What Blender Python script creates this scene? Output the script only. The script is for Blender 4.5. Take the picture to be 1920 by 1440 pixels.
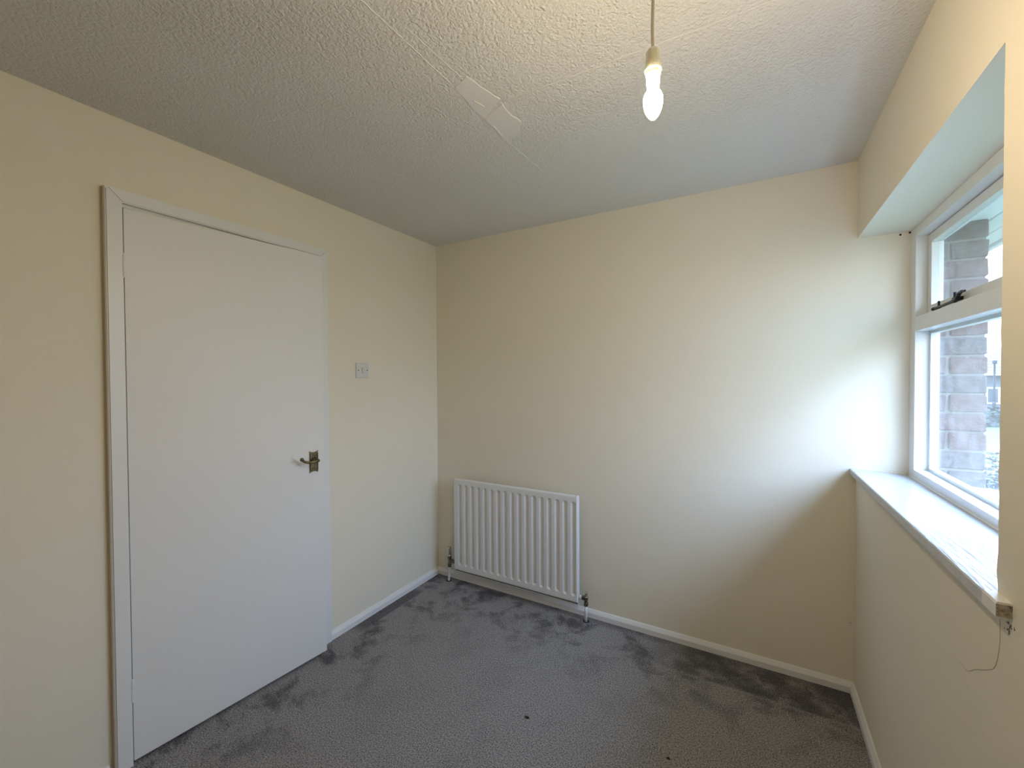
import bpy, bmesh, math, random
from mathutils import Vector, Matrix
random.seed(7)
S = bpy.context.scene
COL = S.collection
for o in list(bpy.data.objects):
    bpy.data.objects.remove(o)

# ------------------------------------------------------------------ camera
F_PX = 790.89
cam_d = bpy.data.cameras.new('camera')
cam = bpy.data.objects.new('camera', cam_d); COL.objects.link(cam)
cam_d.sensor_fit = 'HORIZONTAL'; cam_d.sensor_width = 36.0
cam_d.lens = 36.0 * F_PX / 1920.0
cam_d.clip_start = 0.02; cam_d.clip_end = 300
yaw, pitch, roll = -0.5210, -0.0167, -0.0052
fwd = Vector((math.sin(yaw)*math.cos(pitch), math.cos(yaw)*math.cos(pitch), math.sin(pitch)))
rt = Vector((math.cos(yaw), -math.sin(yaw), 0)); up = rt.cross(fwd)
r2 = rt*math.cos(roll) + up*math.sin(roll); u2 = up*math.cos(roll) - rt*math.sin(roll)
m = Matrix((r2, u2, -fwd)).transposed().to_4x4()
m.translation = Vector((1.9467, -2.3254, 1.3903))
cam.matrix_world = m
S.camera = cam

# ------------------------------------------------------------------ light and exposure
SKY = 3.7
SUN = 2.2
BULB = 310.0
EXPOSURE = 0.92
S.view_settings.view_transform = 'Standard'; S.view_settings.look = 'None'
S.view_settings.gamma = 1.0; S.view_settings.use_curve_mapping = False
S.view_settings.exposure = EXPOSURE
W_ = bpy.data.worlds.new('sky'); S.world = W_; W_.use_nodes = True
nt = W_.node_tree; nt.nodes.clear()
wo = nt.nodes.new('ShaderNodeOutputWorld'); bg = nt.nodes.new('ShaderNodeBackground')
tc = nt.nodes.new('ShaderNodeTexCoord'); sp = nt.nodes.new('ShaderNodeSeparateXYZ')
rp = nt.nodes.new('ShaderNodeValToRGB')
rp.color_ramp.elements[0].position = 0.0; rp.color_ramp.elements[0].color = (0.52, 0.57, 0.63, 1)
rp.color_ramp.elements[1].position = 0.65; rp.color_ramp.elements[1].color = (1.38, 1.95, 3.15, 1)
nt.links.new(tc.outputs['Generated'], sp.inputs[0]); nt.links.new(sp.outputs['Z'], rp.inputs[0])
nt.links.new(rp.outputs[0], bg.inputs['Color']); bg.inputs['Strength'].default_value = SKY
nt.links.new(bg.outputs[0], wo.inputs['Surface'])

sun_d = bpy.data.lights.new('sun', 'SUN'); sun_d.energy = SUN; sun_d.angle = 0.01; sun_d.color = (1.0, 0.93, 0.82)
sun = bpy.data.objects.new('sun', sun_d); COL.objects.link(sun); sun.location = (0, 0, 12)
sun.rotation_euler = Vector((-0.45, 0.30, 0.85)).to_track_quat('Z', 'Y').to_euler()

# daylight portal in the window opening (guides sampling only, gives off no light)
po_d = bpy.data.lights.new('window_portal', 'AREA'); po_d.shape = 'RECTANGLE'; po_d.size = 1.2; po_d.size_y = 1.0
po_d.cycles.is_portal = True
po = bpy.data.objects.new('window_portal', po_d); COL.objects.link(po)
po.location = (2.59, -0.62, 1.47); po.rotation_euler = Vector((1, 0, 0)).to_track_quat('Z', 'Y').to_euler()

# ------------------------------------------------------------------ helpers
def obj(name, bm, mat=None, parent=None, smooth=False, local=False):
    """one mesh object; geometry is given in world space unless local"""
    if parent is not None and not local:
        bmesh.ops.translate(bm, verts=bm.verts, vec=-parent_world(parent))
    bmesh.ops.recalc_face_normals(bm, faces=bm.faces)
    me = bpy.data.meshes.new(name); bm.to_mesh(me); bm.free()
    if smooth:
        me.polygons.foreach_set('use_smooth', [True]*len(me.polygons))
    if mat: me.materials.append(mat)
    o = bpy.data.objects.new(name, me); COL.objects.link(o)
    if parent is not None: o.parent = parent
    return o
def parent_world(p):
    v = Vector((0, 0, 0))
    while p is not None:
        v = v + p.location; p = p.parent
    return v
def empty(name, loc=(0, 0, 0), rz=0.0):
    o = bpy.data.objects.new(name, None); COL.objects.link(o)
    o.location = loc; o.rotation_euler = (0, 0, rz); o.empty_display_size = 0.05
    return o
def tag(o, label, cat=None, group=None, kind=None):
    if label: o['label'] = label
    if cat: o['category'] = cat
    if group: o['group'] = group
    if kind: o['kind'] = kind
    return o
def box(bm, a, b, bevel=0.0, seg=1):
    x0, x1 = sorted((a[0], b[0])); y0, y1 = sorted((a[1], b[1])); z0, z1 = sorted((a[2], b[2]))
    vs = [bm.verts.new(p) for p in ((x0,y0,z0),(x1,y0,z0),(x1,y1,z0),(x0,y1,z0),(x0,y0,z1),(x1,y0,z1),(x1,y1,z1),(x0,y1,z1))]
    fs = [bm.faces.new([vs[i] for i in q]) for q in ((0,3,2,1),(4,5,6,7),(0,1,5,4),(1,2,6,5),(2,3,7,6),(3,0,4,7))]
    if bevel:
        es = list({e for f in fs for e in f.edges})
        bmesh.ops.bevel(bm, geom=es, offset=bevel, segments=seg, profile=0.5, affect='EDGES')
    return bm
def bx(a, b, bevel=0.0, seg=1): return box(bmesh.new(), a, b, bevel, seg)
def prism(bm, prof, axis, a, b):
    """closed profile of 2D points extruded along an axis ('x': (y,z), 'y': (x,z), 'z': (x,y))"""
    def P(p, t):
        return {'x': (t, p[0], p[1]), 'y': (p[0], t, p[1]), 'z': (p[0], p[1], t)}[axis]
    A = [bm.verts.new(P(p, a)) for p in prof]; B = [bm.verts.new(P(p, b)) for p in prof]
    n = len(prof)
    for i in range(n): bm.faces.new((A[i], A[(i+1) % n], B[(i+1) % n], B[i]))
    bm.faces.new(A[::-1]); bm.faces.new(B)
    return bm
def lathe(bm, prof, origin, axis=(0, 0, 1), n=24):
    """profile of (radius, height) turned about an axis through origin"""
    q = Vector((0, 0, 1)).rotation_difference(Vector(axis).normalized()); o = Vector(origin)
    rings = []
    for r, h in prof:
        if r < 1e-6: rings.append([bm.verts.new(o + q @ Vector((0, 0, h)))])
        else: rings.append([bm.verts.new(o + q @ Vector((r*math.cos(2*math.pi*i/n), r*math.sin(2*math.pi*i/n), h))) for i in range(n)])
    for a, b in zip(rings, rings[1:]):
        for i in range(n):
            j = (i+1) % n
            if len(a) == 1 and len(b) == 1: continue
            if len(a) == 1: bm.faces.new((a[0], b[j], b[i]))
            elif len(b) == 1: bm.faces.new((a[i], a[j], b[0]))
            else: bm.faces.new((a[i], a[j], b[j], b[i]))
    if len(rings[0]) > 1: bm.faces.new(rings[0][::-1])
    if len(rings[-1]) > 1: bm.faces.new(rings[-1])
    return bm
def tube(bm, pts, rad, n=12, flat=1.0):
    """round tube through points; rad a number or one per point"""
    pts = [Vector(p) for p in pts]; rr = rad if isinstance(rad, (list, tuple)) else [rad]*len(pts)
    rings = []; nrm = None
    for i, p in enumerate(pts):
        t = (pts[min(i+1, len(pts)-1)] - pts[max(i-1, 0)]).normalized()
        if nrm is None:
            nrm = t.orthogonal().normalized() if abs(t.z) > 0.9 else t.cross(Vector((0, 0, 1))).normalized()
        nrm = (nrm - t*nrm.dot(t)).normalized(); bn = t.cross(nrm)
        rings.append([bm.verts.new(p + (nrm*math.cos(2*math.pi*k/n) + bn*math.sin(2*math.pi*k/n)*flat)*rr[i]) for k in range(n)])
    for a, b in zip(rings, rings[1:]):
        for i in range(n):
            bm.faces.new((a[i], a[(i+1) % n], b[(i+1) % n], b[i]))
    bm.faces.new(rings[0][::-1]); bm.faces.new(rings[-1])
    return bm
def smoothpath(pts, k=6):
    """Catmull-Rom through points"""
    P = [Vector(p) for p in pts]; P = [2*P[0]-P[1]] + P + [2*P[-1]-P[-2]]; out = []
    for i in range(1, len(P)-2):
        for j in range(k):
            t = j/k; a, b, c, d = P[i-1:i+3]
            out.append(0.5*((2*b) + (c-a)*t + (2*a-5*b+4*c-d)*t*t + (3*b-a-3*c+d)*t**3))
    out.append(P[-2]); return out

# ------------------------------------------------------------------ materials
class N:
    def __init__(s, name, color=(0.8,)*3, rough=0.5, metal=0.0, spec=0.5):
        s.m = bpy.data.materials.new(name); s.m.use_nodes = True; s.t = s.m.node_tree
        s.b = s.t.nodes['Principled BSDF']; s.out = s.t.nodes['Material Output']
        s.b.inputs['Base Color'].default_value = (*color, 1); s.b.inputs['Roughness'].default_value = rough
        s.b.inputs['Metallic'].default_value = metal; s.b.inputs['Specular IOR Level'].default_value = spec
        s._co = None
    def n(s, typ, **kw):
        x = s.t.nodes.new(typ)
        for k, v in kw.items(): setattr(x, k, v)
        return x
    def l(s, a, b): s.t.links.new(a, b)
    def co(s):
        if s._co is None:
            g = s.n('ShaderNodeNewGeometry'); s._co = g.outputs['Position']   # world-space position of the surface
        return s._co
    def noise(s, scale, detail=3, rough=0.55, dist=0.0, vec=None):
        x = s.n('ShaderNodeTexNoise'); x.inputs['Scale'].default_value = scale; x.inputs['Detail'].default_value = detail
        x.inputs['Roughness'].default_value = rough; x.inputs['Distortion'].default_value = dist
        s.l(vec if vec is not None else s.co(), x.inputs['Vector']); return x.outputs['Fac']
    def ramp(s, fac, stops):
        x = s.n('ShaderNodeValToRGB'); e = x.color_ramp.elements
        while len(e) < len(stops): e.new(0.5)
        for i, (p, c) in enumerate(stops):
            e[i].position = p; e[i].color = (*c, 1) if len(c) == 3 else c
        s.l(fac, x.inputs[0]); return x.outputs[0]
    def math(s, op, a, b=None, c=None, clamp=False):
        x = s.n('ShaderNodeMath', operation=op); x.use_clamp = clamp
        for i, v in enumerate((a, b, c)):
            if v is None: continue
            if isinstance(v, (int, float)): x.inputs[i].default_value = v
            else: s.l(v, x.inputs[i])
        return x.outputs[0]
    def sstep(s, v, a, b):
        x = s.n('ShaderNodeMapRange', interpolation_type='SMOOTHSTEP')
        x.inputs['From Min'].default_value = a; x.inputs['From Max'].default_value = b
        s.l(v, x.inputs['Value']); return x.outputs['Result']
    def mixc(s, fac, a, b):
        x = s.n('ShaderNodeMix', data_type='RGBA')
        for i, v in ((0, fac), (6, a), (7, b)):
            if isinstance(v, (int, float)): x.inputs[i].default_value = v
            elif isinstance(v, tuple): x.inputs[i].default_value = (*v, 1)
            else: s.l(v, x.inputs[i])
        return x.outputs[2]
    def base(s, sock): s.l(sock, s.b.inputs['Base Color']); return s
    def bump(s, h, strength=0.3, dist=0.002):
        x = s.n('ShaderNodeBump'); x.inputs['Distance'].default_value = dist
        if isinstance(strength, (int, float)): x.inputs['Strength'].default_value = strength
        else: s.l(strength, x.inputs['Strength'])
        s.l(h, x.inputs['Height']); s.l(x.outputs[0], s.b.inputs['Normal']); return s

CREAM = (0.86, 0.79, 0.66)
mw = N('cream_emulsion', CREAM, 0.75, spec=0.25)
mw.base(mw.mixc(mw.noise(3.0, 4), (0.85, 0.79, 0.645), (0.865, 0.81, 0.675)))
mw.bump(mw.math('ADD', mw.math('MULTIPLY', mw.noise(9, 2), 2.2), mw.math('MULTIPLY', mw.noise(240, 3, 0.65), 0.42)), 0.36, 0.0022)
M_WALL = mw.m

mc = N('textured_ceiling_paint', (0.76, 0.745, 0.70), 0.85, spec=0.2)
sx = mc.n('ShaderNodeSeparateXYZ'); mc.l(mc.co(), sx.inputs[0])
v1 = mc.n('ShaderNodeTexVoronoi', feature='SMOOTH_F1'); v1.inputs['Scale'].default_value = 95; v1.inputs['Smoothness'].default_value = 0.35
warp = mc.n('ShaderNodeTexNoise'); warp.inputs['Scale'].default_value = 40; mc.l(mc.co(), warp.inputs['Vector'])
wm = mc.n('ShaderNodeMix', data_type='VECTOR'); wm.inputs[0].default_value = 0.03
mc.l(mc.co(), wm.inputs[4]); mc.l(warp.outputs['Color'], wm.inputs[5]); mc.l(wm.outputs[1], v1.inputs['Vector'])
hh = mc.math('ADD', mc.math('MULTIPLY', v1.outputs['Distance'], -0.9), mc.math('MULTIPLY', mc.noise(150, 3, 0.6), 1.3))
amp = mc.math('MULTIPLY', mc.sstep(sx.outputs['Y'], 0.05, -1.1), mc.math('ADD', mc.math('MULTIPLY', mc.noise(2.3, 2), 0.9), 0.25))
mc.bump(hh, mc.math('ADD', mc.math('MULTIPLY', amp, 0.85), 0.10), 0.0060)
M_CEIL = mc.m
mp = N('smooth_patch_filler', (0.765, 0.75, 0.705), 0.8, spec=0.2)
mp.bump(mp.noise(30, 3), 0.25, 0.002); M_PATCH = mp.m

mg = N('white_gloss_paint', (0.84, 0.835, 0.81), 0.34)
mg.bump(mg.math('ADD', mg.noise(14, 3), mg.math('MULTIPLY', mg.noise(120, 2), 0.15)), 0.12, 0.002); M_GLOSS = mg.m
md = N('white_door_paint', (0.84, 0.83, 0.80), 0.45)
md.bump(md.math('ADD', md.noise(7, 3), md.math('MULTIPLY', md.noise(150, 2), 0.12)), 0.12, 0.002); M_DOOR = md.m
mf = N('white_window_paint', (0.80, 0.81, 0.79), 0.35)
mf.bump(mf.noise(60, 3), 0.15, 0.0015); M_FRAME = mf.m

# window board: brushed-on gloss with dragged brush marks towards its near end
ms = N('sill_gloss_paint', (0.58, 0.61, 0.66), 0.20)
mpg = ms.n('ShaderNodeMapping'); mpg.inputs['Rotation'].default_value = (0, 0, 0.32); mpg.inputs['Scale'].default_value = (95, 9, 1)
ms.l(ms.co(), mpg.inputs['Vector'])
nb = ms.n('ShaderNodeTexNoise'); nb.inputs['Scale'].default_value = 1.0; nb.inputs['Detail'].default_value = 3; ms.l(mpg.outputs[0], nb.inputs['Vector'])
sx = ms.n('ShaderNodeSeparateXYZ'); ms.l(ms.co(), sx.inputs[0])
near = ms.sstep(sx.outputs['Y'], -0.72, -0.98)
ms.bump(nb.outputs['Fac'], ms.math('ADD', ms.math('MULTIPLY', near, 1.0), 0.05), 0.007); M_SILL = ms.m
me_ = N('raw_sill_end', (0.42, 0.38, 0.31), 0.8)
me_.base(me_.ramp(me_.noise(85, 3, 0.7), [(0.30, (0.05, 0.045, 0.035)), (0.42, (0.30, 0.26, 0.20)), (0.6, (0.50, 0.46, 0.38))])); M_END = me_.m

mr = N('radiator_enamel', (0.80, 0.80, 0.78), 0.3); M_RAD = mr.m
M_PIPE = N('white_painted_pipe', (0.76, 0.76, 0.73), 0.35).m
mv = N('tarnished_brass_valve', (0.16, 0.145, 0.11), 0.38, 1.0)
mv.base(mv.ramp(mv.noise(160, 3), [(0.35, (0.05, 0.045, 0.035)), (0.62, (0.36, 0.33, 0.26))])); M_VALVE = mv.m
M_CHROME = N('dull_chrome', (0.62, 0.60, 0.56), 0.22, 1.0).m
mb = N('aged_brass', (0.40, 0.30, 0.15), 0.36, 1.0)
mb.base(mb.ramp(mb.noise(70, 3), [(0.3, (0.11, 0.082, 0.045)), (0.7, (0.34, 0.26, 0.145))])); M_BRASS = mb.m
M_DARKBRASS = N('dark_brass_edge', (0.10, 0.08, 0.05), 0.4, 1.0).m
M_SWITCH = N('white_switch_plastic', (0.72, 0.72, 0.70), 0.3).m
M_SCREW = N('dark_screw', (0.12, 0.11, 0.10), 0.4, 0.8).m
M_CORD = N('cream_flex', (0.72, 0.66, 0.55), 0.5).m
mh_ = N('white_lampholder_plastic', (0.90, 0.87, 0.78), 0.35); mh_.b.inputs['Subsurface Weight'].default_value = 0.6; mh_.b.inputs['Subsurface Radius'].default_value = (1, 0.8, 0.55); mh_.b.inputs['Subsurface Scale'].default_value = 0.025; M_HOLDER = mh_.m
M_DARK = N('dark_void', (0.03, 0.028, 0.025), 0.9).m
M_IRON = N('black_iron_stay', (0.025, 0.03, 0.04), 0.42, 0.6).m
M_CRACK = N('hairline_mark', (0.60, 0.53, 0.42), 0.8).m

mbulb = bpy.data.materials.new('lit_opal_bulb'); mbulb.use_nodes = True
t_ = mbulb.node_tree; t_.nodes.clear()
em = t_.nodes.new('ShaderNodeEmission'); em.inputs['Color'].default_value = (1.0, 0.80, 0.54, 1); em.inputs['Strength'].default_value = BULB
mo = t_.nodes.new('ShaderNodeOutputMaterial'); t_.links.new(em.outputs[0], mo.inputs[0])

# carpet: short grey pile with trodden light and dark patches, plus painted corner shade
mk = N('grey_carpet_pile', (0.15,)*3, 0.95, spec=0.1)
sx = mk.n('ShaderNodeSeparateXYZ'); mk.l(mk.co(), sx.inputs[0]); X_, Y_ = sx.outputs['X'], sx.outputs['Y']
pat = mk.noise(6.0, 6, 0.68, 0.35)
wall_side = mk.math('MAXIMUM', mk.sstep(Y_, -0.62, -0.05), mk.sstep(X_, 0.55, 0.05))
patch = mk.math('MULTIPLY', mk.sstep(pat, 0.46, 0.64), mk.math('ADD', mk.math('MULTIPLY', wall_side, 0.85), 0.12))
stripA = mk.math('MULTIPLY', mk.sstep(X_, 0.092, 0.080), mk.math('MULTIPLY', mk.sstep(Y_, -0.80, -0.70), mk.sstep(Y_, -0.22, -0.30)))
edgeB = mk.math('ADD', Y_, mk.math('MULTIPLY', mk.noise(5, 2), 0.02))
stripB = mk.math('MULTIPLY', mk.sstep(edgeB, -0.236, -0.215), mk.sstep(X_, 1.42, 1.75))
stripB = mk.math('MULTIPLY', stripB, mk.sstep(mk.noise(9, 3), 0.25, 0.6))  # pile strip by the far wall, deepened with painted corner shade
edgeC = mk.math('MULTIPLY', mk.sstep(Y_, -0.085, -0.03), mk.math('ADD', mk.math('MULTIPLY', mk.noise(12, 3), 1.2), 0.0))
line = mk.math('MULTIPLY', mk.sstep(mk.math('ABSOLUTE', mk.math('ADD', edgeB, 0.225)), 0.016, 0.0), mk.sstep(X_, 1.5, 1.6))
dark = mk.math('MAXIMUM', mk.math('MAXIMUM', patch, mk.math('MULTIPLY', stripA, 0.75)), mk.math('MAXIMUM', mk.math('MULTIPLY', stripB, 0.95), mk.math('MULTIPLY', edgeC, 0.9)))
grain = mk.noise(190, 4, 0.75)
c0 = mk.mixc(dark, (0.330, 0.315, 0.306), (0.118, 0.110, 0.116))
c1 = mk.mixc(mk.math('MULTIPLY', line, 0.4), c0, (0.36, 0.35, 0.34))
gr = mk.ramp(grain, [(0.36, (0.25,)*3), (0.64, (1.8,)*3)])
mx = mk.n('ShaderNodeMix', data_type='RGBA', blend_type='MULTIPLY'); mx.inputs[0].default_value = 1.0
mk.l(c1, mx.inputs[6]); mk.l(gr, mx.inputs[7]); mk.base(mx.outputs[2])
mk.bump(mk.math('ADD', grain, mk.math('MULTIPLY', mk.noise(60, 3), 0.9)), 0.8, 0.006)
M_CARPET = mk.m

def glass_mat():
    m_ = bpy.data.materials.new('smeared_window_glass'); m_.use_nodes = True; t = m_.node_tree; t.nodes.clear()
    o = t.nodes.new('ShaderNodeOutputMaterial'); tr = t.nodes.new('ShaderNodeBsdfTransparent'); tr.inputs[0].default_value = (0.97, 0.985, 0.98, 1)
    gl = t.nodes.new('ShaderNodeBsdfGlossy'); gl.inputs['Roughness'].default_value = 0.0
    lw = t.nodes.new('ShaderNodeLayerWeight'); pw = t.nodes.new('ShaderNodeMath'); pw.operation = 'POWER'; pw.inputs[1].default_value = 5.0
    fr = t.nodes.new('ShaderNodeMath'); fr.operation = 'MULTIPLY_ADD'; fr.inputs[1].default_value = 0.9; fr.inputs[2].default_value = 0.03
    t.links.new(lw.outputs['Facing'], pw.inputs[0]); t.links.new(pw.outputs[0], fr.inputs[0])
    tl = t.nodes.new('ShaderNodeBsdfTranslucent'); tl.inputs[0].default_value = (0.95, 0.97, 1.0, 1)
    g = t.nodes.new('ShaderNodeNewGeometry'); nz = t.nodes.new('ShaderNodeTexNoise'); nz.inputs['Scale'].default_value = 11
    nz.inputs['Detail'].default_value = 5; nz.inputs['Distortion'].default_value = 1.8
    t.links.new(g.outputs['Position'], nz.inputs['Vector'])
    r = t.nodes.new('ShaderNodeValToRGB'); r.color_ramp.elements[0].position = 0.35; r.color_ramp.elements[0].color = (0.012,)*3 + (1,)
    r.color_ramp.elements[1].position = 0.655; r.color_ramp.elements[1].color = (0.034,)*3 + (1,)
    t.links.new(nz.outputs['Fac'], r.inputs[0])
    m1 = t.nodes.new('ShaderNodeMixShader'); m2 = t.nodes.new('ShaderNodeMixShader')
    t.links.new(fr.outputs[0], m1.inputs[0]); t.links.new(tr.outputs[0], m1.inputs[1]); t.links.new(gl.outputs[0], m1.inputs[2])
    t.links.new(r.outputs[0], m2.inputs[0]); t.links.new(m1.outputs[0], m2.inputs[1]); t.links.new(tl.outputs[0], m2.inputs[2])
    t.links.new(m2.outputs[0], o.inputs[0]); return m_
M_GLASS = glass_mat()

def brick_mat(name, a, b):
    k = N(name, a, 0.9, spec=0.2)
    k.base(k.ramp(k.noise(38, 5, 0.7), [(0.32, a), (0.66, b), (0.8, (0.50, 0.46, 0.40))]))
    k.bump(k.noise(90, 4, 0.65), 0.9, 0.008); return k.m
M_BRICK_R = brick_mat('weathered_red_brick', (0.125, 0.085, 0.073), (0.21, 0.145, 0.125))
M_BRICK_G = brick_mat('grey_brown_brick', (0.10, 0.087, 0.08), (0.19, 0.165, 0.15))
M_MORTAR = N('pale_mortar', (0.27, 0.255, 0.225), 0.95).m
M_OUTER = N('brick_outer_leaf', (0.26, 0.17, 0.14), 0.95).m
M_SOFFIT = N('white_soffit_board', (0.78, 0.79, 0.74), 0.5).m
M_GUTTER = N('slate_blue_gutter', (0.32, 0.38, 0.45), 0.4).m
gk = N('mown_grass', (0.1, 0.2, 0.06), 0.9)
gk.base(gk.ramp(gk.noise(1.4, 5, 0.7), [(0.3, (0.026, 0.052, 0.022)), (0.7, (0.052, 0.085, 0.040))])); M_GRASS = gk.m
M_PATH = N('pale_concrete_path', (0.15, 0.165, 0.195), 0.9).m

# ------------------------------------------------------------------ room shell
W, H, YB, RX = 2.3305, 2.3097, -2.95, 2.5025     # width, height, wall behind camera, window frame plane
ZL, ZS, YW = 1.9790, 0.9727, -1.2327             # window head, sill, near edge of the recess
DY0, DY1, DZ = -1.722, -0.928, 2.018             # door opening in the left wall

def struct(name, bm, mat, label=None, parent=None):
    o = obj(name, bm, mat, parent)
    o['kind'] = 'structure'
    if label: o['label'] = label
    return o
bm = bmesh.new(); box(bm, (-0.12, YB-0.1, -0.06), (2.60, 0.06, 0.0)); floor = struct('floor', bm, M_CARPET, 'floor laid with trodden grey cut pile carpet')
ceil = struct('ceiling', bx((-0.20, YB-0.1, H), (2.60, 0.06, H+0.10)), M_CEIL, 'stippled off-white ceiling with a smooth plaster repair')
wall_back = struct('wall_back', bx((-0.20, 0.0, -0.06), (2.60, 0.14, H+0.1)), M_WALL, 'cream painted far wall with the radiator')
bm = bmesh.new()
box(bm, (-0.10, DY1, 0), (0, 0.0, H)); box(bm, (-0.10, YB, 0), (0, DY0, H)); box(bm, (-0.10, DY0, DZ), (0, DY1, H))
wall_left = struct('wall_left', bm, M_WALL, 'cream painted wall around the white door')
bm = bmesh.new()
box(bm, (W, YB, 0), (2.60, YW, H)); box(bm, (W, YW, ZL), (2.60, 0, H)); box(bm, (W, YW, 0), (2.60, 0, 0.957))
wall_right = struct('wall_right', bm, M_WALL, 'cream painted wall with the deep window recess')
struct('wall_front', bx((-0.20, YB-0.1, 0), (2.60, YB, H)), M_WALL, 'cream painted wall behind the viewer')
struct('wall_blocker', bx((-0.20, YB, -0.06), (-0.13, 0.0, H)), M_DARK, 'added dark panel blocking light behind the door')  # unseen panel added to stop light leaking round the door

# hand-filled wavy arris on the near edge of the recess
bm = bmesh.new()
pts = []
for i in range(60):
    z = 1.00 + (ZL-1.00)*i/59
    lump = 0.004*math.exp(-((z-1.03)/0.02)**2) + 0.003*math.exp(-((z-1.19)/0.05)**2)
    pts.append((W+0.006, YW+0.001+0.0012*math.sin(z*31)+0.0010*math.sin(z*73+1)+lump, z))
tube(bm, pts, 0.0055, 8)
e = obj('filled_edge', bm, M_WALL, wall_right, smooth=True)

# ceiling repair and board joints (parts of the ceiling)
def sheet(bm, poly, z0, dz):
    a = [bm.verts.new((x, y, z0)) for x, y in poly]; c = (sum(p[0] for p in poly)/len(poly), sum(p[1] for p in poly)/len(poly))
    b = [bm.verts.new((c[0]+(x-c[0])*0.97, c[1]+(y-c[1])*0.97, z0-dz)) for x, y in poly]
    n = len(poly)
    for i in range(n): bm.faces.new((a[i], a[(i+1) % n], b[(i+1) % n], b[i]))
    bm.faces.new(b); bm.faces.new(a[::-1]); return bm
rj = lambda s: random.uniform(-s, s)
def ragged(poly, k=5, s=0.005):
    out = []
    for i, p in enumerate(poly):
        q = poly[(i+1) % len(poly)]
        for j in range(k):
            t = j/k; out.append((p[0]+(q[0]-p[0])*t + rj(s), p[1]+(q[1]-p[1])*t + rj(s)))
    return out
pc = obj('plaster_patch', sheet(bmesh.new(), ragged([(1.118, -1.235), (1.186, -1.262), (1.212, -1.115), (1.106, -1.055)]), H, 0.0018), M_PATCH, ceil)
pc['label'] = 'smooth filler patch on the stippled ceiling'
pc = obj('plaster_patch', sheet(bmesh.new(), ragged([(1.112, -1.062), (1.205, -1.095), (1.214, -0.975), (1.165, -0.915), (1.106, -0.900)]), H, 0.0028), M_PATCH, ceil)
for (a, b, w_) in (((1.135, -1.16), (1.150, -1.115), 0.0022), ((1.118, -1.01), (1.112, -0.935), 0.0028)):
    bm = bmesh.new(); tube(bm, [(a[0]+(b[0]-a[0])*i/5+rj(0.0006), a[1]+(b[1]-a[1])*i/5, H-0.0022) for i in range(6)], w_, 6)
    obj('trowel_ridge', bm, M_PATCH, ceil, smooth=True)
def seam(pts, r):
    bm = bmesh.new(); P = []
    for a, b in zip(pts, pts[1:]):
        n_ = max(2, int((Vector(b)-Vector(a)).length/0.012))
        for i in range(n_):
            t = i/n_; P.append((a[0]+(b[0]-a[0])*t+rj(0.0014), a[1]+(b[1]-a[1])*t+rj(0.0014), H+0.0004))
    tube(bm, P, [r*random.uniform(0.7, 1.2) for _ in P], 6)
    return obj('board_joint', bm, M_PATCH, ceil, smooth=True)
seam([(1.108, -2.2), (1.113, -1.62), (1.120, -1.25)], 0.0021)
seam([(1.150, -1.50), (1.165, -1.25)], 0.0016)
seam([(1.108, -0.90), (1.116, -0.75), (1.124, -0.57)], 0.0020)
seam([(1.215, -1.105), (1.42, -1.098), (1.668, -1.096), (2.33, -1.09)], 0.0018)

# wall details
bm = bmesh.new(); tube(bm, smoothpath([(W, y, z) for y, z in ((-1.075, 0.778), (-1.115, 0.781), (-1.152, 0.806), (-1.196, 0.832), (-1.228, 0.858), (-1.243, 0.905), (-1.243, 0.953))]), 0.0009, 6)
obj('paint_crack', bm, M_CRACK, wall_right)
for x, z in ((2.470, 1.9705), (2.4995, 1.9745)):
    bm = lathe(bmesh.new(), [(0.0042, -0.002), (0.0042, 0.0008), (0, 0.0008)], (x, 0, z), (0, -1, 0), 10)
    obj('screw_hole', bm, M_DARK, wall_back)
bm = lathe(bmesh.new(), [(0.0018, -0.002), (0.0018, 0.0008), (0, 0.0008)], (2.318, 0, 0.305), (0, -1, 0), 10); obj('nail_hole', bm, M_DARK, wall_back)

# skirting boards
SK = [(0, 0), (0.015, 0), (0.015, 0.026), (0.0125, 0.031), (0.005, 0.044), (0, 0.046)]
base_mat = M_GLOSS
bm = bmesh.new(); prism(bm, [(-d, z) for d, z in SK], 'x', 0.0, W); struct('baseboard_back', bm, base_mat, 'white chamfered skirting along the far wall')
bm = bmesh.new(); prism(bm, SK, 'y', -0.89, -0.0151); struct('baseboard_left', bm, base_mat, 'white chamfered skirting between the door and the corner')
bm = bmesh.new(); prism(bm, SK, 'y', YB, -1.772); struct('baseboard_left', bm, base_mat, 'white skirting on the near side of the door')
bm = bmesh.new(); prism(bm, [(W-d, z) for d, z in SK], 'y', YB, -0.0151); struct('baseboard_right', bm, base_mat, 'white chamfered skirting below the window')

# ------------------------------------------------------------------ door
trim = empty('trim_1', (0, -1.325, 0)); tag(trim, 'white door frame with plain mitred architrave', 'door frame', kind='structure')
AW, AT = 0.047, 0.022                               # architrave width and thickness
yo0, yo1, zo = -1.758, -0.890, 2.055
yi0, yi1, zi = yo0+AW, yo1-AW, zo-AW+0.002
def arch_piece(poly):
    bm = bmesh.new()
    a = [bm.verts.new((0, y, z)) for y, z in poly]; b = [bm.verts.new((AT, y, z)) for y, z in poly]
    n = len(poly)
    for i in range(n): bm.faces.new((a[i], a[(i+1) % n], b[(i+1) % n], b[i]))
    bm.faces.new(b); bm.faces.new(a[::-1])
    es = [e for e in bm.edges if all(v.co.x > AT-1e-5 for v in e.verts)]
    bmesh.ops.bevel(bm, geom=es, offset=0.004, segments=2, affect='EDGES')
    return bm
obj('architrave', arch_piece([(yo0, 0), (yi0, 0), (yi0, zi), (yo0, zo)]), M_GLOSS, trim)
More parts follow.
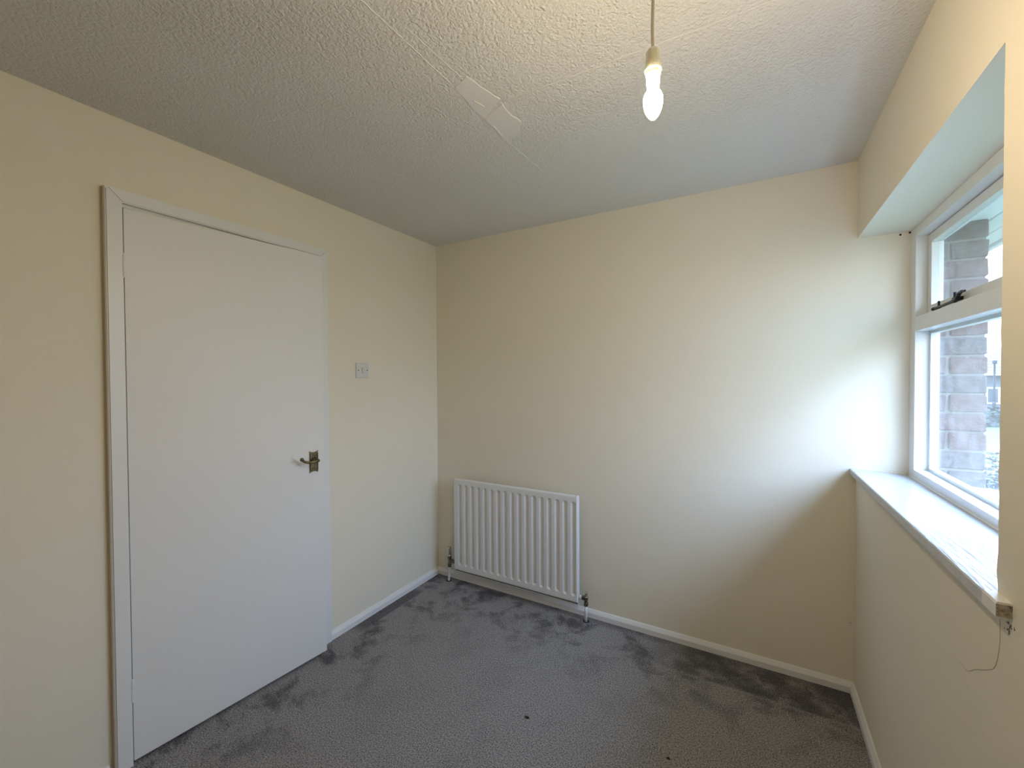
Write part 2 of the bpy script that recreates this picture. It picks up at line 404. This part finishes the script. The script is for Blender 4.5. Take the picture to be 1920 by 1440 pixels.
obj('architrave', arch_piece([(yo0, zo), (yi0, zi), (yi1, zi), (yo1, zo)]), M_GLOSS, trim)
obj('architrave', arch_piece([(yi1, 0), (yo1, 0), (yo1, zo), (yi1, zi)]), M_GLOSS, trim)
es_ = obj('architrave_edge', bx((0.0, yo0-0.0045, 0), (0.0215, yo0, zo-0.004)), N('shaded_edge_brown', (0.50, 0.42, 0.31), 0.85).m, trim); es_['label'] = 'outer edge with its shade painted in brown'  # brown strip paints the shade on the architrave's outer side
obj('door_lining', bx((-0.10, DY0, 0), (0.0, yi0+0.002, DZ)), M_GLOSS, trim)
obj('door_lining', bx((-0.10, yi1-0.004, 0), (0.0, DY1, DZ)), M_GLOSS, trim)
obj('door_lining', bx((-0.10, yi0+0.002, 1.9995), (0.0, yi1-0.004, DZ)), M_GLOSS, trim)
for a, b in (((-0.075, yi0+0.004, 0.0), (-0.045, yi0+0.018, 1.9995)), ((-0.075, yi1-0.018, 0), (-0.045, yi1-0.004, 1.9995)), ((-0.075, yi0+0.018, 1.986), (-0.045, yi1-0.018, 1.9995))):
    obj('door_stop', bx(a, b), M_GLOSS, trim)
struct('trim_2', bx((-0.13, DY0, 0), (-0.002, DY1, 0.004)), M_DARK, 'dark strip painted as the shade beneath the white door')  # strip carries the shade of the gap under the door in its colour

ANG = 0.0855; DWID = 0.749
door = empty('door_1', (0.014, -1.7093, 0.0), -ANG); tag(door, 'flat white flush door standing slightly ajar', 'door', kind='structure')
# local frame: +y along the leaf from hinge to lock edge, +x out into the room
obj('door_leaf', bx((-0.040, 0.0018, 0.0125), (0.0, DWID, 1.9950), 0.0018, 2), M_DOOR, door, local=True)
for zc in (1.79, 0.27):
    bm = bmesh.new()
    for k in range(5):
        z0 = zc-0.038+k*0.0155
        lathe(bm, [(0.0052, z0), (0.0052, z0+0.0142)], (0.002, 0.0005, 0), n=12)
    lathe(bm, [(0.0036, zc-0.042), (0.0036, zc+0.044)], (0.002, 0.0005, 0), n=10)
    obj('hinge', bm, M_GLOSS, door, local=True)
# lever handle on a scroll-ended backplate
py_, pz0, pz1, pw = 0.6905, 0.926, 1.034, 0.021
def plate_outline():
    L = []
    for i in range(9):  # bottom edge, bowed inwards with flared corners
        t = i/8*2-1; L.append((py_+pw*t*1.06, pz0 + 0.0075*(1-t*t)))
    for z in (pz0+0.010, pz1-0.010): L.append((py_+pw, z))
    for i in range(9):
        t = 1-i/8*2; L.append((py_+pw*t*1.06, pz1 - 0.0075*(1-t*t)))
    for z in (pz1-0.010, pz0+0.010): L.append((py_-pw, z))
    return L
bm = bmesh.new(); L = plate_outline(); prism(bm, L, 'x', 0.0, 0.0045)
bmesh.ops.bevel(bm, geom=[e for e in bm.edges if all(v.co.x > 0.004 for v in e.verts)], offset=0.0018, segments=2, affect='EDGES')
plate = obj('handle_plate', bm, M_BRASS, door, local=True); plate['label'] = 'aged brass backplate'
bm = bmesh.new()
prism(bm, [(y, z) for y, z in [(py_-0.0208, pz0+0.012), (py_-0.0168, pz0+0.012), (py_-0.0168, pz1-0.012), (py_-0.0208, pz1-0.012)]], 'x', 0.003, 0.0062)
obj('plate_bead', bm, M_DARKBRASS, plate, local=True)
bm = bmesh.new()
prism(bm, [(py_+0.0168, pz0+0.012), (py_+0.0208, pz0+0.012), (py_+0.0208, pz1-0.012), (py_+0.0168, pz1-0.012)], 'x', 0.003, 0.0062)
obj('plate_bead', bm, M_DARKBRASS, plate, local=True)
for sy in (-1, 1):
    for z in (pz0+0.014, pz1-0.014):
        bm = lathe(bmesh.new(), [(0.0032, 0.004), (0.0030, 0.0058), (0, 0.0064)], (0, py_+sy*0.0135, z), (1, 0, 0), 12)
        obj('plate_screw', bm, M_SCREW, plate, local=True)
lz = 0.985
bm = bmesh.new()
lathe(bm, [(0.0135, 0.004), (0.0135, 0.010), (0.0095, 0.016), (0.0085, 0.022)], (0, py_+0.001, lz+0.004), (1, 0, 0), 20)
obj('lever_rose', bm, M_BRASS, plate, smooth=True, local=True)
bm = bmesh.new()
P = smoothpath([(0.016, py_+0.001, lz+0.006), (0.034, py_+0.0035, lz+0.005), (0.045, py_-0.002, lz+0.004), (0.049, py_-0.020, lz+0.0035), (0.049, py_-0.046, lz+0.0035), (0.049, py_-0.066, lz+0.008), (0.048, py_-0.080, lz+0.018), (0.047, py_-0.088, lz+0.031)], 6)
R = []
for i in range(len(P)):
    t = i/(len(P)-1); R.append(0.0078 - 0.0022*min(1, t*1.6) + (0.0032*math.sin((t-0.84)/0.16*math.pi) if t > 0.84 else 0))
R[-1] *= 0.35; R[-2] *= 0.75
tube(bm, P, R, 14)
lev = obj('lever', bm, M_BRASS, door, smooth=True, local=True); lev['label'] = 'scroll-ended brass lever'

# ------------------------------------------------------------------ window
win = empty('window_1', (RX, -0.616, 0.957)); tag(win, 'white painted timber window with a top-hung fanlight over a fixed pane', 'window', kind='structure')
XO = 2.576; y1 = YW+0.0; JW = 0.0625
def part(name, a, b, mat=M_FRAME, parent=win, bev=0.0015): return obj(name, bx(a, b, bev, 1), mat, parent)
part('frame_jamb', (RX, -JW, 0.957), (XO, 0, ZL)); part('frame_jamb', (RX, y1, 0.957), (XO, y1+JW, ZL))
part('frame_head', (RX, y1+JW, 1.940), (XO, -JW, ZL))
part('frame_rail', (RX, y1+JW, 0.957), (XO, -JW, 1.0105))
part('transom', (RX, y1+JW, 1.5635), (XO, -JW, 1.620))
# outer weathered glazing strips of the fixed light
GX = 2.5425
yA, yB = -JW, y1+JW
bm = bmesh.new()
for a, b in (((GX+0.004, yA-0.012, 1.0105), (XO-0.006, yA, 1.5635)), ((GX+0.004, yB, 1.0105), (XO-0.006, yB+0.012, 1.5635)), ((GX+0.004, yB+0.012, 1.0105), (XO-0.006, yA-0.012, 1.0215)), ((GX+0.004, yB+0.012, 1.5525), (XO-0.006, yA-0.012, 1.5635))):
    box(bm, a, b)
obj('glazing_bead', bm, M_FRAME, win)
pane = obj('pane', bx((GX, yB+0.0004, 1.0109), (GX+0.004, yA-0.0004, 1.5631)), M_GLASS, win); pane['label'] = 'large fixed lower pane with smears'
# fanlight sash
SXf, SXb, SR = 2.5385, 2.5740, 0.034
sy0, sy1, sz0, sz1 = yA-0.002, yB+0.002, 1.6225, 1.9375
sash = obj('fanlight', bx((SXf, sy1, sz0), (SXb, sy0, sz0+0.0385), 0.0015), M_FRAME, win)
sash['label'] = 'top-hung opening fanlight'
def sub(name, a, b, mat=M_FRAME, bev=0.0015):
    return obj(name, bx(a, b, bev), mat, sash)
sub('sash_stile', (SXf, sy0-SR, sz0+0.0385), (SXb, sy0, sz1-SR)); sub('sash_stile', (SXf, sy1, sz0+0.0385), (SXb, sy1+SR, sz1-SR))
sub('sash_rail', (SXf, sy1, sz1-SR), (SXb, sy0, sz1))
fp = obj('fanlight_pane', bx((2.5585, sy1+SR+0.0004, sz0+0.0389), (2.5625, sy0-SR-0.0004, sz1-SR-0.0004)), M_GLASS, sash)
bm = bmesh.new()   # casement stay lying along the bottom rail of the fanlight
yz = [(-0.185, 1.6335), (-0.25, 1.6340), (-0.33, 1.6350), (-0.385, 1.6365)]
tube(bm, [(2.5240, y, z+0.001) for y, z in yz], [0.0050, 0.0046, 0.0048, 0.0070], 8)
tube(bm, smoothpath([(2.5240, -0.372, 1.636), (2.523, -0.395, 1.641), (2.522, -0.412, 1.651), (2.521, -0.432, 1.656), (2.520, -0.462, 1.654)], 5), [0.0072]*8+[0.0062]*5+[0.0052]*5+[0.0036]*3, 8)
lathe(bm, [(0.0072, -0.006), (0.0072, 0.006), (0.003, 0.008)], (2.524, -0.187, 1.6335), (0, 1, 0), 10)
lathe(bm, [(0.0034, 0), (0.0034, 0.017), (0.0052, 0.018), (0.0, 0.023)], (2.524, -0.235, 1.635), (0, 0, 1), 10)
lathe(bm, [(0.0042, -0.010), (0.0042, 0.014)], (2.524, -0.375, 1.650), (0, 0, 1), 10)
box(bm, (2.520, -0.395, 1.636), (2.5390, -0.360, 1.648), 0.002)
box(bm, (2.520, -0.205, 1.629), (2.5390, -0.180, 1.640), 0.002)
st = obj('window_stay', bm, M_IRON, sash, smooth=False); st['label'] = 'black iron casement stay with curled tail'

# window board
def tilt(y): return 0.984 + 0.0135*(-y/1.25)
bm = bmesh.new()
sec = []
for y in [0.0, -0.3, -0.6, -0.9, YW]:
    zf = tilt(y); sec.append([(2.3105, y, zf-0.026), (2.3105, y, zf-0.004), (2.3120, y, zf-0.001), (2.3155, y, zf), (RX+0.02, y, zf-0.0105), (RX+0.02, y, zf-0.026-0.008)])
sec = [[bm.verts.new(p) for p in s] for s in sec]
for a, b in zip(sec, sec[1:]):
    for i in range(6): bm.faces.new((a[i], a[(i+1) % 6], b[(i+1) % 6], b[i]))
bm.faces.new(sec[0]); bm.faces.new(sec[-1][::-1])
sill = obj('window_sill', bm, M_SILL); tag(sill, 'glossy white window board with brush marks below the window', 'window sill', kind='structure')
bm = bmesh.new(); zf = tilt(-1.25)
a = [bm.verts.new(p) for p in ((2.3105, YW, zf-0.026), (2.3105, YW, zf-0.004), (2.3125, YW, zf), (W, YW, zf), (W, YW, zf-0.026))]
b = [bm.verts.new((v.co.x, -1.283, v.co.z+0.0006)) for v in a]
for i in range(5): bm.faces.new((a[i], a[(i+1) % 5], b[(i+1) % 5], b[i]))
bm.faces.new(a); bm.faces.new(b[::-1])
obj('sill_horn', bm, M_GLOSS, sill)
en = obj('sill_end', bx((2.3112, -1.2842, zf-0.0245), (W, -1.2828, zf-0.003)), M_END, sill); en['label'] = 'bare stained end grain'
bm = bmesh.new()
for y, z, r in [(-1.274+random.gauss(0, 0.007), 0.962-abs(random.gauss(0, 0.009)), random.uniform(0.0008, 0.0024)) for _ in range(26)]:
    lathe(bm, [(r, -0.002), (r*0.8, 0.0006), (0, 0.0009)], (W, y, z), (-1, 0, 0), 9)
obj('mould_speck', bm, N('grey_mould', (0.22, 0.20, 0.15), 0.95).m, wall_right)
bm = bmesh.new(); tube(bm, [(RX-0.001, -0.001-1.23*i/40, tilt(-1.23*i/40)-0.008) for i in range(41)], 0.0045, 6)
obj('caulk_bead', bm, M_FRAME, sill, smooth=True)

# ------------------------------------------------------------------ radiator
rad = empty('radiator', (0.641, -0.055, 0.098)); tag(rad, 'white single-panel steel radiator on the far wall beside the corner', 'radiator')
rx0, rx1, rz0, rz1, ry = 0.2005, 1.0815, 0.0985, 0.7125, -0.080
NG, gx0, pitch_, gw = 17, 0.2375, 0.0502, 0.0300
gz0, gz1, gd = 0.1345, 0.6780, 0.0110
def gdepth(x, z):
    best = 0.0
    k = int(round((x-gx0-gw/2)/pitch_)); k = min(NG-1, max(0, k)); cx = gx0+gw/2+k*pitch_
    zc = min(max(z, gz0+gw/2), gz1-gw/2); d = math.hypot(x-cx, z-zc)
    t = (gw/2-d)/(gw/2*0.62)
    if t > 0:
        t = min(1.0, t); best = gd*t*t*(3-2*t)
    return best
def lip(x, z):   # rolled outer edge of the pressing
    d = min(x-rx0, rx1-x, z-rz0, rz1-z); return 0.006*(1-min(1.0, d/0.006))**2
xs = []; x = rx0
while x < rx1: xs.append(x); x += 0.0027
xs.append(rx1); xs = sorted(set(xs + [rx0+0.0015, rx1-0.0015, rx0+0.004, rx1-0.004]))
zs = [rz0+t for t in (0, 0.0015, 0.004, 0.007, 0.018)] + [gz0-0.002+i*0.0022 for i in range(20)] + [0.2+0.05*i for i in range(9)] + [gz1+0.002-i*0.0022 for i in range(19, -1, -1)] + [rz1-t for t in (0.018, 0.007, 0.004, 0.0015, 0)]
bm = bmesh.new()
gridv = [[bm.verts.new((x, ry+gdepth(x, z)+lip(x, z), z)) for x in xs] for z in zs]
for a, b in zip(gridv, gridv[1:]):
    for i in range(len(xs)-1): bm.faces.new((a[i], a[i+1], b[i+1], b[i]))
bmesh.ops.remove_doubles(bm, verts=bm.verts, dist=1e-5)
bd = [e for e in bm.edges if e.is_boundary]
ret = bmesh.ops.extrude_edge_only(bm, edges=bd)
for v in [g for g in ret['geom'] if isinstance(g, bmesh.types.BMVert)]: v.co.y = ry+0.016
obj('front_panel', bm, M_RAD, rad, smooth=True)
obj('back_panel', bx((rx0+0.004, ry+0.018, rz0-0.021), (rx1+0.001, ry+0.030, rz1-0.004), 0.003, 2), M_RAD, rad)
obj('seam_gap', bx((rx0+0.006, ry+0.0125, rz0-0.008), (rx1-0.004, ry+0.0185, rz1-0.006)), M_DARK, rad)
for x in (0.34, 0.94):
    for z in (0.20, 0.60): obj('bracket', bx((x-0.02, ry+0.029, z-0.03), (x+0.02, -0.0005, z+0.03), 0.002), M_RAD, rad)
yv = -0.060
# left lockshield valve
xl = 0.1475
bm = bmesh.new(); lathe(bm, [(0.0125, 0.098), (0.0135, 0.112), (0.0135, 0.124), (0.0115, 0.128), (0.0125, 0.150), (0.0140, 0.153), (0.0140, 0.168), (0.0120, 0.170)], (xl, yv, 0), n=14)
tube(bm, [(xl, yv, 0.140), (0.206, yv, 0.140)], [0.010, 0.009], 12)
lathe(bm, [(0.0140, 0.0), (0.0140, 0.012)], (xl+0.012, yv, 0.140), (1, 0, 0), 6)
lathe(bm, [(0.0135, 0.0), (0.0135, 0.014)], (xl+0.032, yv, 0.140), (1, 0, 0), 6)
va = obj('valve', bm, M_VALVE, rad, smooth=False); va['label'] = 'tarnished brass valve body'
bm = lathe(bmesh.new(), [(0.0125, 0.170), (0.0150, 0.176), (0.0130, 0.180), (0.0130, 0.225), (0.0115, 0.233), (0, 0.234)], (xl, yv, 0), n=18)
kn = obj('valve_cap', bm, M_CHROME, va, smooth=False); kn['label'] = 'dull metal cap'
bm = tube(bmesh.new(), smoothpath([(xl, yv, 0.104), (xl-0.001, yv, 0.07), (xl-0.004, yv, 0.04), (xl-0.008, yv+0.001, -0.01)], 5), 0.0078, 14)
obj('pipe_tail', bm, M_PIPE, rad, smooth=True)
# right valve
xr = 1.1235
bm = bmesh.new(); lathe(bm, [(0.0110, 0.088), (0.0125, 0.092), (0.0125, 0.108), (0.0105, 0.112), (0.0105, 0.120), (0.0130, 0.124), (0.0130, 0.140), (0.0100, 0.144)], (xr, yv, 0), n=14)
tube(bm, [(1.083, yv, 0.130), (xr, yv, 0.130)], [0.0088, 0.0088], 12)
lathe(bm, [(0.0140, 0.0), (0.0140, 0.010)], (xr-0.022, yv, 0.130), (1, 0, 0), 6)
va = obj('valve', bm, M_VALVE, rad); va['label'] = 'tarnished brass valve body'
bm = lathe(bmesh.new(), [(0.0085, 0.144), (0.0085, 0.162), (0.006, 0.166), (0, 0.166)], (xr+0.002, yv, 0), n=8)
obj('valve_cap', bm, M_CHROME, va)
bm = lathe(bmesh.new(), [(0.0115, 0), (0.0115, 0.017)], (1.0835, yv, 0.130), (1, 0, 0), 16); obj('valve_tail', bm, M_PIPE, va)
bm = tube(bmesh.new(), [(xr, yv, 0.094), (xr+0.0003, yv, 0.05), (xr+0.001, yv-0.004, -0.01)], 0.0082, 14); obj('pipe_tail', bm, M_PIPE, rad, smooth=True)
for x in (xl-0.006, xr+0.001):
    bm = lathe(bmesh.new(), [(0.018, 0.0), (0.016, 0.0015), (0.0, 0.0015)], (x, yv, 0.0), n=16); obj('pipe_cutout', bm, M_DARK, floor)

# ------------------------------------------------------------------ light switch
sw = empty('light_switch', (0, -0.660, 1.389)); tag(sw, 'square white single rocker light switch between door and corner', 'light switch')
bm = bx((0.0, -0.7035, 1.3890), (0.0095, -0.6165, 1.4760), 0.0032, 3); obj('switch_plate', bm, M_SWITCH, sw)
bm = bmesh.new(); prism(bm, [(0.009, 1.4195), (0.0105, 1.4195), (0.0118, 1.4325), (0.0150, 1.4460), (0.009, 1.4460)], 'y', -0.6650, -0.6550); obj('rocker', bm, M_SWITCH, sw)
obj('rocker_surround', bx((0.009, -0.6675, 1.4170), (0.0099, -0.6525, 1.4485)), N('switch_gap', (0.38, 0.37, 0.34), 0.5).m, sw)
for y in (-0.6905, -0.6290):
    bm = lathe(bmesh.new(), [(0.0036, 0.009), (0.0034, 0.0102), (0, 0.0104)], (0, y, 1.4325), (1, 0, 0), 12); obj('plate_screw', bm, M_SCREW, sw)

# ------------------------------------------------------------------ pendant lamp
px, pyy = 1.774, -1.467
pen = empty('pendant_lamp', (px, pyy, H)); tag(pen, 'bare lit candle bulb hanging on a cream flex from the ceiling', 'ceiling lamp')
bm = lathe(bmesh.new(), [(0.040, H), (0.039, H-0.006), (0.030, H-0.016), (0.012, H-0.022), (0.007, H-0.028), (0, H-0.028)], (px, pyy, 0), n=28); obj('ceiling_rose', bm, M_HOLDER, pen, smooth=True)
bm = tube(bmesh.new(), smoothpath([(px+0.001, pyy+0.001, H-0.02), (px+0.002, pyy+0.001, 2.20), (px, pyy, 2.12), (px-0.001, pyy, 2.06), (px, pyy, 2.018)], 6), 0.0031, 10); obj('flex', bm, M_CORD, pen, smooth=True)
bm = lathe(bmesh.new(), [(0.004, 2.027), (0.0095, 2.025), (0.0135, 2.019), (0.0138, 1.996), (0.0150, 1.9945), (0.0160, 1.990), (0.0160, 1.984), (0.0142, 1.982), (0.0140, 1.976), (0.0128, 1.974), (0.0122, 1.958), (0.0, 1.958)], (px, pyy, 0), n=28)
obj('lampholder', bm, M_HOLDER, pen, smooth=False)
bm = lathe(bmesh.new(), [(0.0112, 1.960), (0.0112, 1.946), (0.0, 1.946)], (px, pyy, 0), n=20); obj('bulb_cap', bm, M_HOLDER, pen)
prof = [(0.0100, 1.9475), (0.0120, 1.944), (0.0158, 1.939), (0.0180, 1.932), (0.0186, 1.926), (0.0180, 1.919), (0.0159, 1.910), (0.0126, 1.902), (0.0086, 1.8955), (0.0046, 1.8915), (0.0, 1.890)]
bm = lathe(bmesh.new(), prof, (px, pyy, 0), n=28); b_ = obj('bulb', bm, mbulb, pen, smooth=True); b_['label'] = 'glowing warm white candle bulb'

# ------------------------------------------------------------------ crumbs on the carpet
def crumb(x, y, r, label):
    bm = bmesh.new(); bmesh.ops.create_icosphere(bm, subdivisions=2, radius=1.0)
    for v in bm.verts: v.co = Vector((v.co.x*r*1.5, v.co.y*r, v.co.z*r*0.45)) * random.uniform(0.75, 1.2) + Vector((x, y, r*0.42))
    return tag(obj('lint', bm, N('dark_fluff', (0.035, 0.025, 0.025), 0.95).m), label, 'lint')
crumb(1.1487, -0.8266, 0.0065, 'dark speck of fluff on the open carpet in front of the radiator')
crumb(1.6817, -0.7374, 0.0050, 'small dark speck on the carpet nearer the window wall')

# ------------------------------------------------------------------ outside the window
def plain(name, bm, mat, label, parent=None):
    return struct(name, bm, mat, label, parent)
bm = bmesh.new()
box(bm, (2.612, -0.022, -0.35), (2.712, 2.5, 1.98))
outer = plain('wall_outside', bm, M_MORTAR, 'brick outer leaf of the house beside the window')
plain('wall_outside', bx((2.605, -4.0, -0.35), (2.715, -1.215, 1.98)), M_OUTER, 'brick outer leaf on the near side of the window')
plain('wall_outside', bx((2.605, -1.215, -0.35), (2.715, -0.022, 0.93)), M_OUTER, 'brick outer leaf below the window')
plain('trim_3', prism(bmesh.new(), [(2.577, 0.93), (2.76, 0.93), (2.76, 0.95), (2.577, 0.966)], 'y', -1.215, -0.022), M_FRAME, 'white outer window ledge')
meshes = {}
def brick(x0, x1, z, mat):
    key = (round(x1-x0, 4), mat.name)
    if key not in meshes:
        bm = bmesh.new(); w2 = (x1-x0)/2
        box(bm, (-w2, -0.0, -0.0325), (w2, 0.10, 0.0325), 0.004)
        for v in bm.verts: v.co += Vector((rj(0.0018), rj(0.0018), rj(0.0015)))
        me = bpy.data.meshes.new('brick'); bm.to_mesh(me); bm.free(); me.materials.append(mat); meshes[key] = me
    o = bpy.data.objects.new('brick', meshes[key]); COL.objects.link(o); o.parent = outer
    o.location = ((x0+x1)/2, -0.030+rj(0.0015), z); o.rotation_euler = (0, 0, rj(0.006))
zc = 0.9795
k = 0
while zc < 1.96:
    mm = M_BRICK_R if (1.1 < zc < 1.3 or random.random() < 0.35) else M_BRICK_G
    if k % 2 == 0:
        brick(2.6135, 2.718, zc, mm); brick(2.577, 2.603, zc, random.choice((M_BRICK_R, M_BRICK_G)))
    else:
        brick(2.577, 2.718, zc, mm)
    zc += 0.0745; k += 1
plain('trim_4', bx((2.574, -0.022, 0.93), (2.612, 0.0, 1.98)), M_MORTAR, 'pale mortar return beside the window frame')
# eaves: soffit boards, fascia, gutter
soff = empty('trim_5', (2.8, -0.6, 1.985)); tag(soff, 'boarded white eaves soffit with fascia outside the window', 'eaves', kind='structure')
for i in range(4):
    obj('soffit_board', bx((2.578+i*0.0765, -4.0, 1.982), (2.578+i*0.0765+0.0735, 2.5, 1.994), 0.003), M_SOFFIT, soff)
obj('soffit_backing', bx((2.577, -4.0, 1.992), (2.90, 2.5, 2.30)), M_DARK, soff)
obj('fascia', bx((2.884, -4.0, 1.968), (2.906, 2.5, 2.14), 0.002), M_SOFFIT, soff)
bm = bmesh.new()
prof = [(2.907 + 0.055 - 0.055*math.cos(math.pi*i/12), 2.075 - 0.055*math.sin(math.pi*i/12)) for i in range(13)]
prof += [(x - (0.003 if x > 2.962 else -0.003), z+0.0005) for x, z in reversed([(2.962+(x-2.962)*0.93, 2.075+(z-2.075)*0.93) for x, z in prof])]
prism(bm, prof, 'y', -4.0, 2.5); gut = obj('gutter', bm, M_GUTTER); tag(gut, 'slate blue half-round gutter along the eaves outside', 'gutter')

# garden
bm = bmesh.new()
ys = [-8, 11.0, 12.6, 18, 30, 90]; zz = [-0.30, -0.30, -0.30, -0.30, -1.2, -1.6]
a = [bm.verts.new((2.70, y, z)) for y, z in zip(ys, zz)]; b = [bm.verts.new((70, y, z)) for y, z in zip(ys, zz)]
for i in range(5): bm.faces.new((a[i], b[i], b[i+1], a[i+1]))
a2 = [bm.verts.new((v.co.x, v.co.y, v.co.z-0.2)) for v in a]
for i in range(5): bm.faces.new((a[i], a[i+1], a2[i+1], a2[i]))
plain('ground', bm, M_GRASS, 'sunlit lawn outside the window')
plain('path', bx((3.2, 10.9, -0.32), (26, 12.4, -0.292)), M_PATH, 'pale path crossing the lawn')
# leafy shrub with pale blossom
def leafcloud(name, c, rad3, n_, size, mat, parent, up=0.0):
    bm = bmesh.new()
    for _ in range(n_):
        d = Vector((random.gauss(0, 1), random.gauss(0, 1), random.gauss(0, 1))).normalized()*(random.random()**0.4)
        p = Vector(c)+Vector((d.x*rad3[0], d.y*rad3[1], d.z*rad3[2]))
        q = Vector((random.gauss(0, 1), random.gauss(0, 1), random.gauss(0, 1)+up)).to_track_quat('Z', 'Y'); s = size*random.uniform(0.6, 1.3)
        vs = [bm.verts.new(p + q @ Vector(v)*s) for v in ((-1, 0, 0), (0, -0.5, 0.12), (1, 0, 0), (0, 0.5, 0.12))]
        bm.faces.new(vs)
    o = obj(name, bm, mat, parent); o['kind'] = 'stuff'; return o
M_LEAF = N('dark_green_leaf', (0.03, 0.045, 0.025), 0.6).m; M_BLOS = N('pale_pink_blossom', (0.62, 0.47, 0.40), 0.7).m; M_BARK = N('brown_bark', (0.10, 0.07, 0.05), 0.9).m
M_HEDGE = N('deep_hedge_leaf', (0.03, 0.045, 0.035), 0.7).m
sb = empty('flowering_shrub', (4.50, 4.95, -0.30)); tag(sb, 'low dark shrub with pale blossom seen through the lower pane', 'shrub')
leafcloud('foliage', (4.50, 4.95, 0.08), (0.48, 0.48, 0.38), 1700, 0.032, M_LEAF, sb)
leafcloud('blossom', (4.50, 4.95, 0.13), (0.52, 0.52, 0.40), 900, 0.022, M_BLOS, sb)
bm = bmesh.new()
for i in range(5):
    a_ = i*1.25; tube(bm, [(4.5, 4.95, -0.33), (4.5+0.1*math.cos(a_), 4.95+0.1*math.sin(a_), -0.05), (4.5+0.28*math.cos(a_), 4.95+0.28*math.sin(a_), 0.25)], [0.018, 0.012, 0.005], 6)
obj('stem', bm, M_BARK, sb)
hd = empty('hedge', (9.5, 17.4, -0.30)); tag(hd, 'low dark hedge at the far edge of the lawn', 'hedge')
leafcloud('foliage', (9.5, 17.4, 0.0), (5.0, 0.5, 0.36), 6000, 0.075, M_HEDGE, hd)
bm = bmesh.new()
for i in range(12):
    x = 5.0+i*0.8; bm = tube(bmesh.new(), [(x, 17.4, -0.33), (x+0.05, 17.4, 0.15)], [0.03, 0.012], 6); obj('stem', bm, M_BARK, hd)
# lamp post
lp = empty('lamp_post', (10.66, 23.0, -0.8)); tag(lp, 'thin dark post standing beyond the hedge', 'post')
bm = lathe(bmesh.new(), [(0.06, -0.85), (0.06, 0.2), (0.04, 0.25), (0.032, 1.85), (0.0, 1.86)], (10.66, 23.0, 0), n=10); obj('pole', bm, M_IRON, lp)
bm = bx((10.60, 22.94, 1.84), (10.72, 23.06, 1.98), 0.01); obj('lantern', bm, M_IRON, lp)
# bungalow across the way
hs = empty('house', (19.5, 41, -1.35)); tag(hs, 'distant hip-roofed bungalow across the lawn', 'house')
M_TILE = N('brown_grey_roof_tile', (0.09, 0.08, 0.085), 0.8).m; M_HWALL = N('house_render', (0.10, 0.105, 0.115), 0.9).m; M_HWIN = N('white_house_window', (0.55, 0.57, 0.6), 0.4).m; M_HGL = N('dark_house_glass', (0.05, 0.06, 0.07), 0.1).m
obj('wall', bx((14.75, 37.5, -1.45), (24.5, 45, 1.42)), M_HWALL, hs)
bm = bmesh.new()
e = [(14.2, 37.0, 1.42), (25.0, 37.0, 1.42), (25.0, 45.5, 1.42), (14.2, 45.5, 1.42)]; rg = [(18.4, 41.25, 3.9), (20.8, 41.25, 3.9)]
E_ = [bm.verts.new(p) for p in e]; R_ = [bm.verts.new(p) for p in rg]
bm.faces.new((E_[0], E_[1], R_[1], R_[0])); bm.faces.new((E_[1], E_[2], R_[1])); bm.faces.new((E_[2], E_[3], R_[0], R_[1])); bm.faces.new((E_[3], E_[0], R_[0])); bm.faces.new(E_[::-1])
rf = obj('roof', bm, M_TILE, hs)
for i in range(12):   # tile courses on the slope facing the viewer
    t0 = i/12; y = 37.0+4.25*t0; z = 1.42+2.48*t0; xl_, xr_ = 14.2+4.2*t0, 25.0-4.2*t0
    bm = bmesh.new(); box(bm, (xl_, y-0.02, z+0.0), (xr_, y+0.36, z+0.05))
    for v in bm.verts:
        if v.co.y > y+0.1: v.co.z += 0.20
    obj('tile_course', bm, M_TILE, rf)
obj('house_gutter', bx((14.15, 36.86, 1.33), (25.05, 37.02, 1.43)), M_HWIN, hs)
for x0, x1 in ((15.25, 16.5), (17.4, 19.0), (20.6, 22.2)):
    w_ = obj('window', bx((x0, 37.42, -0.55), (x1, 37.52, 0.55)), M_HWIN, hs)
    for q in range(2):
        xa = x0+0.08+q*(x1-x0)/2; xb = xa+(x1-x0)/2-0.16
        obj('pane', bx((xa, 37.40, -0.45), (xb, 37.43, 0.45)), M_HGL, w_)
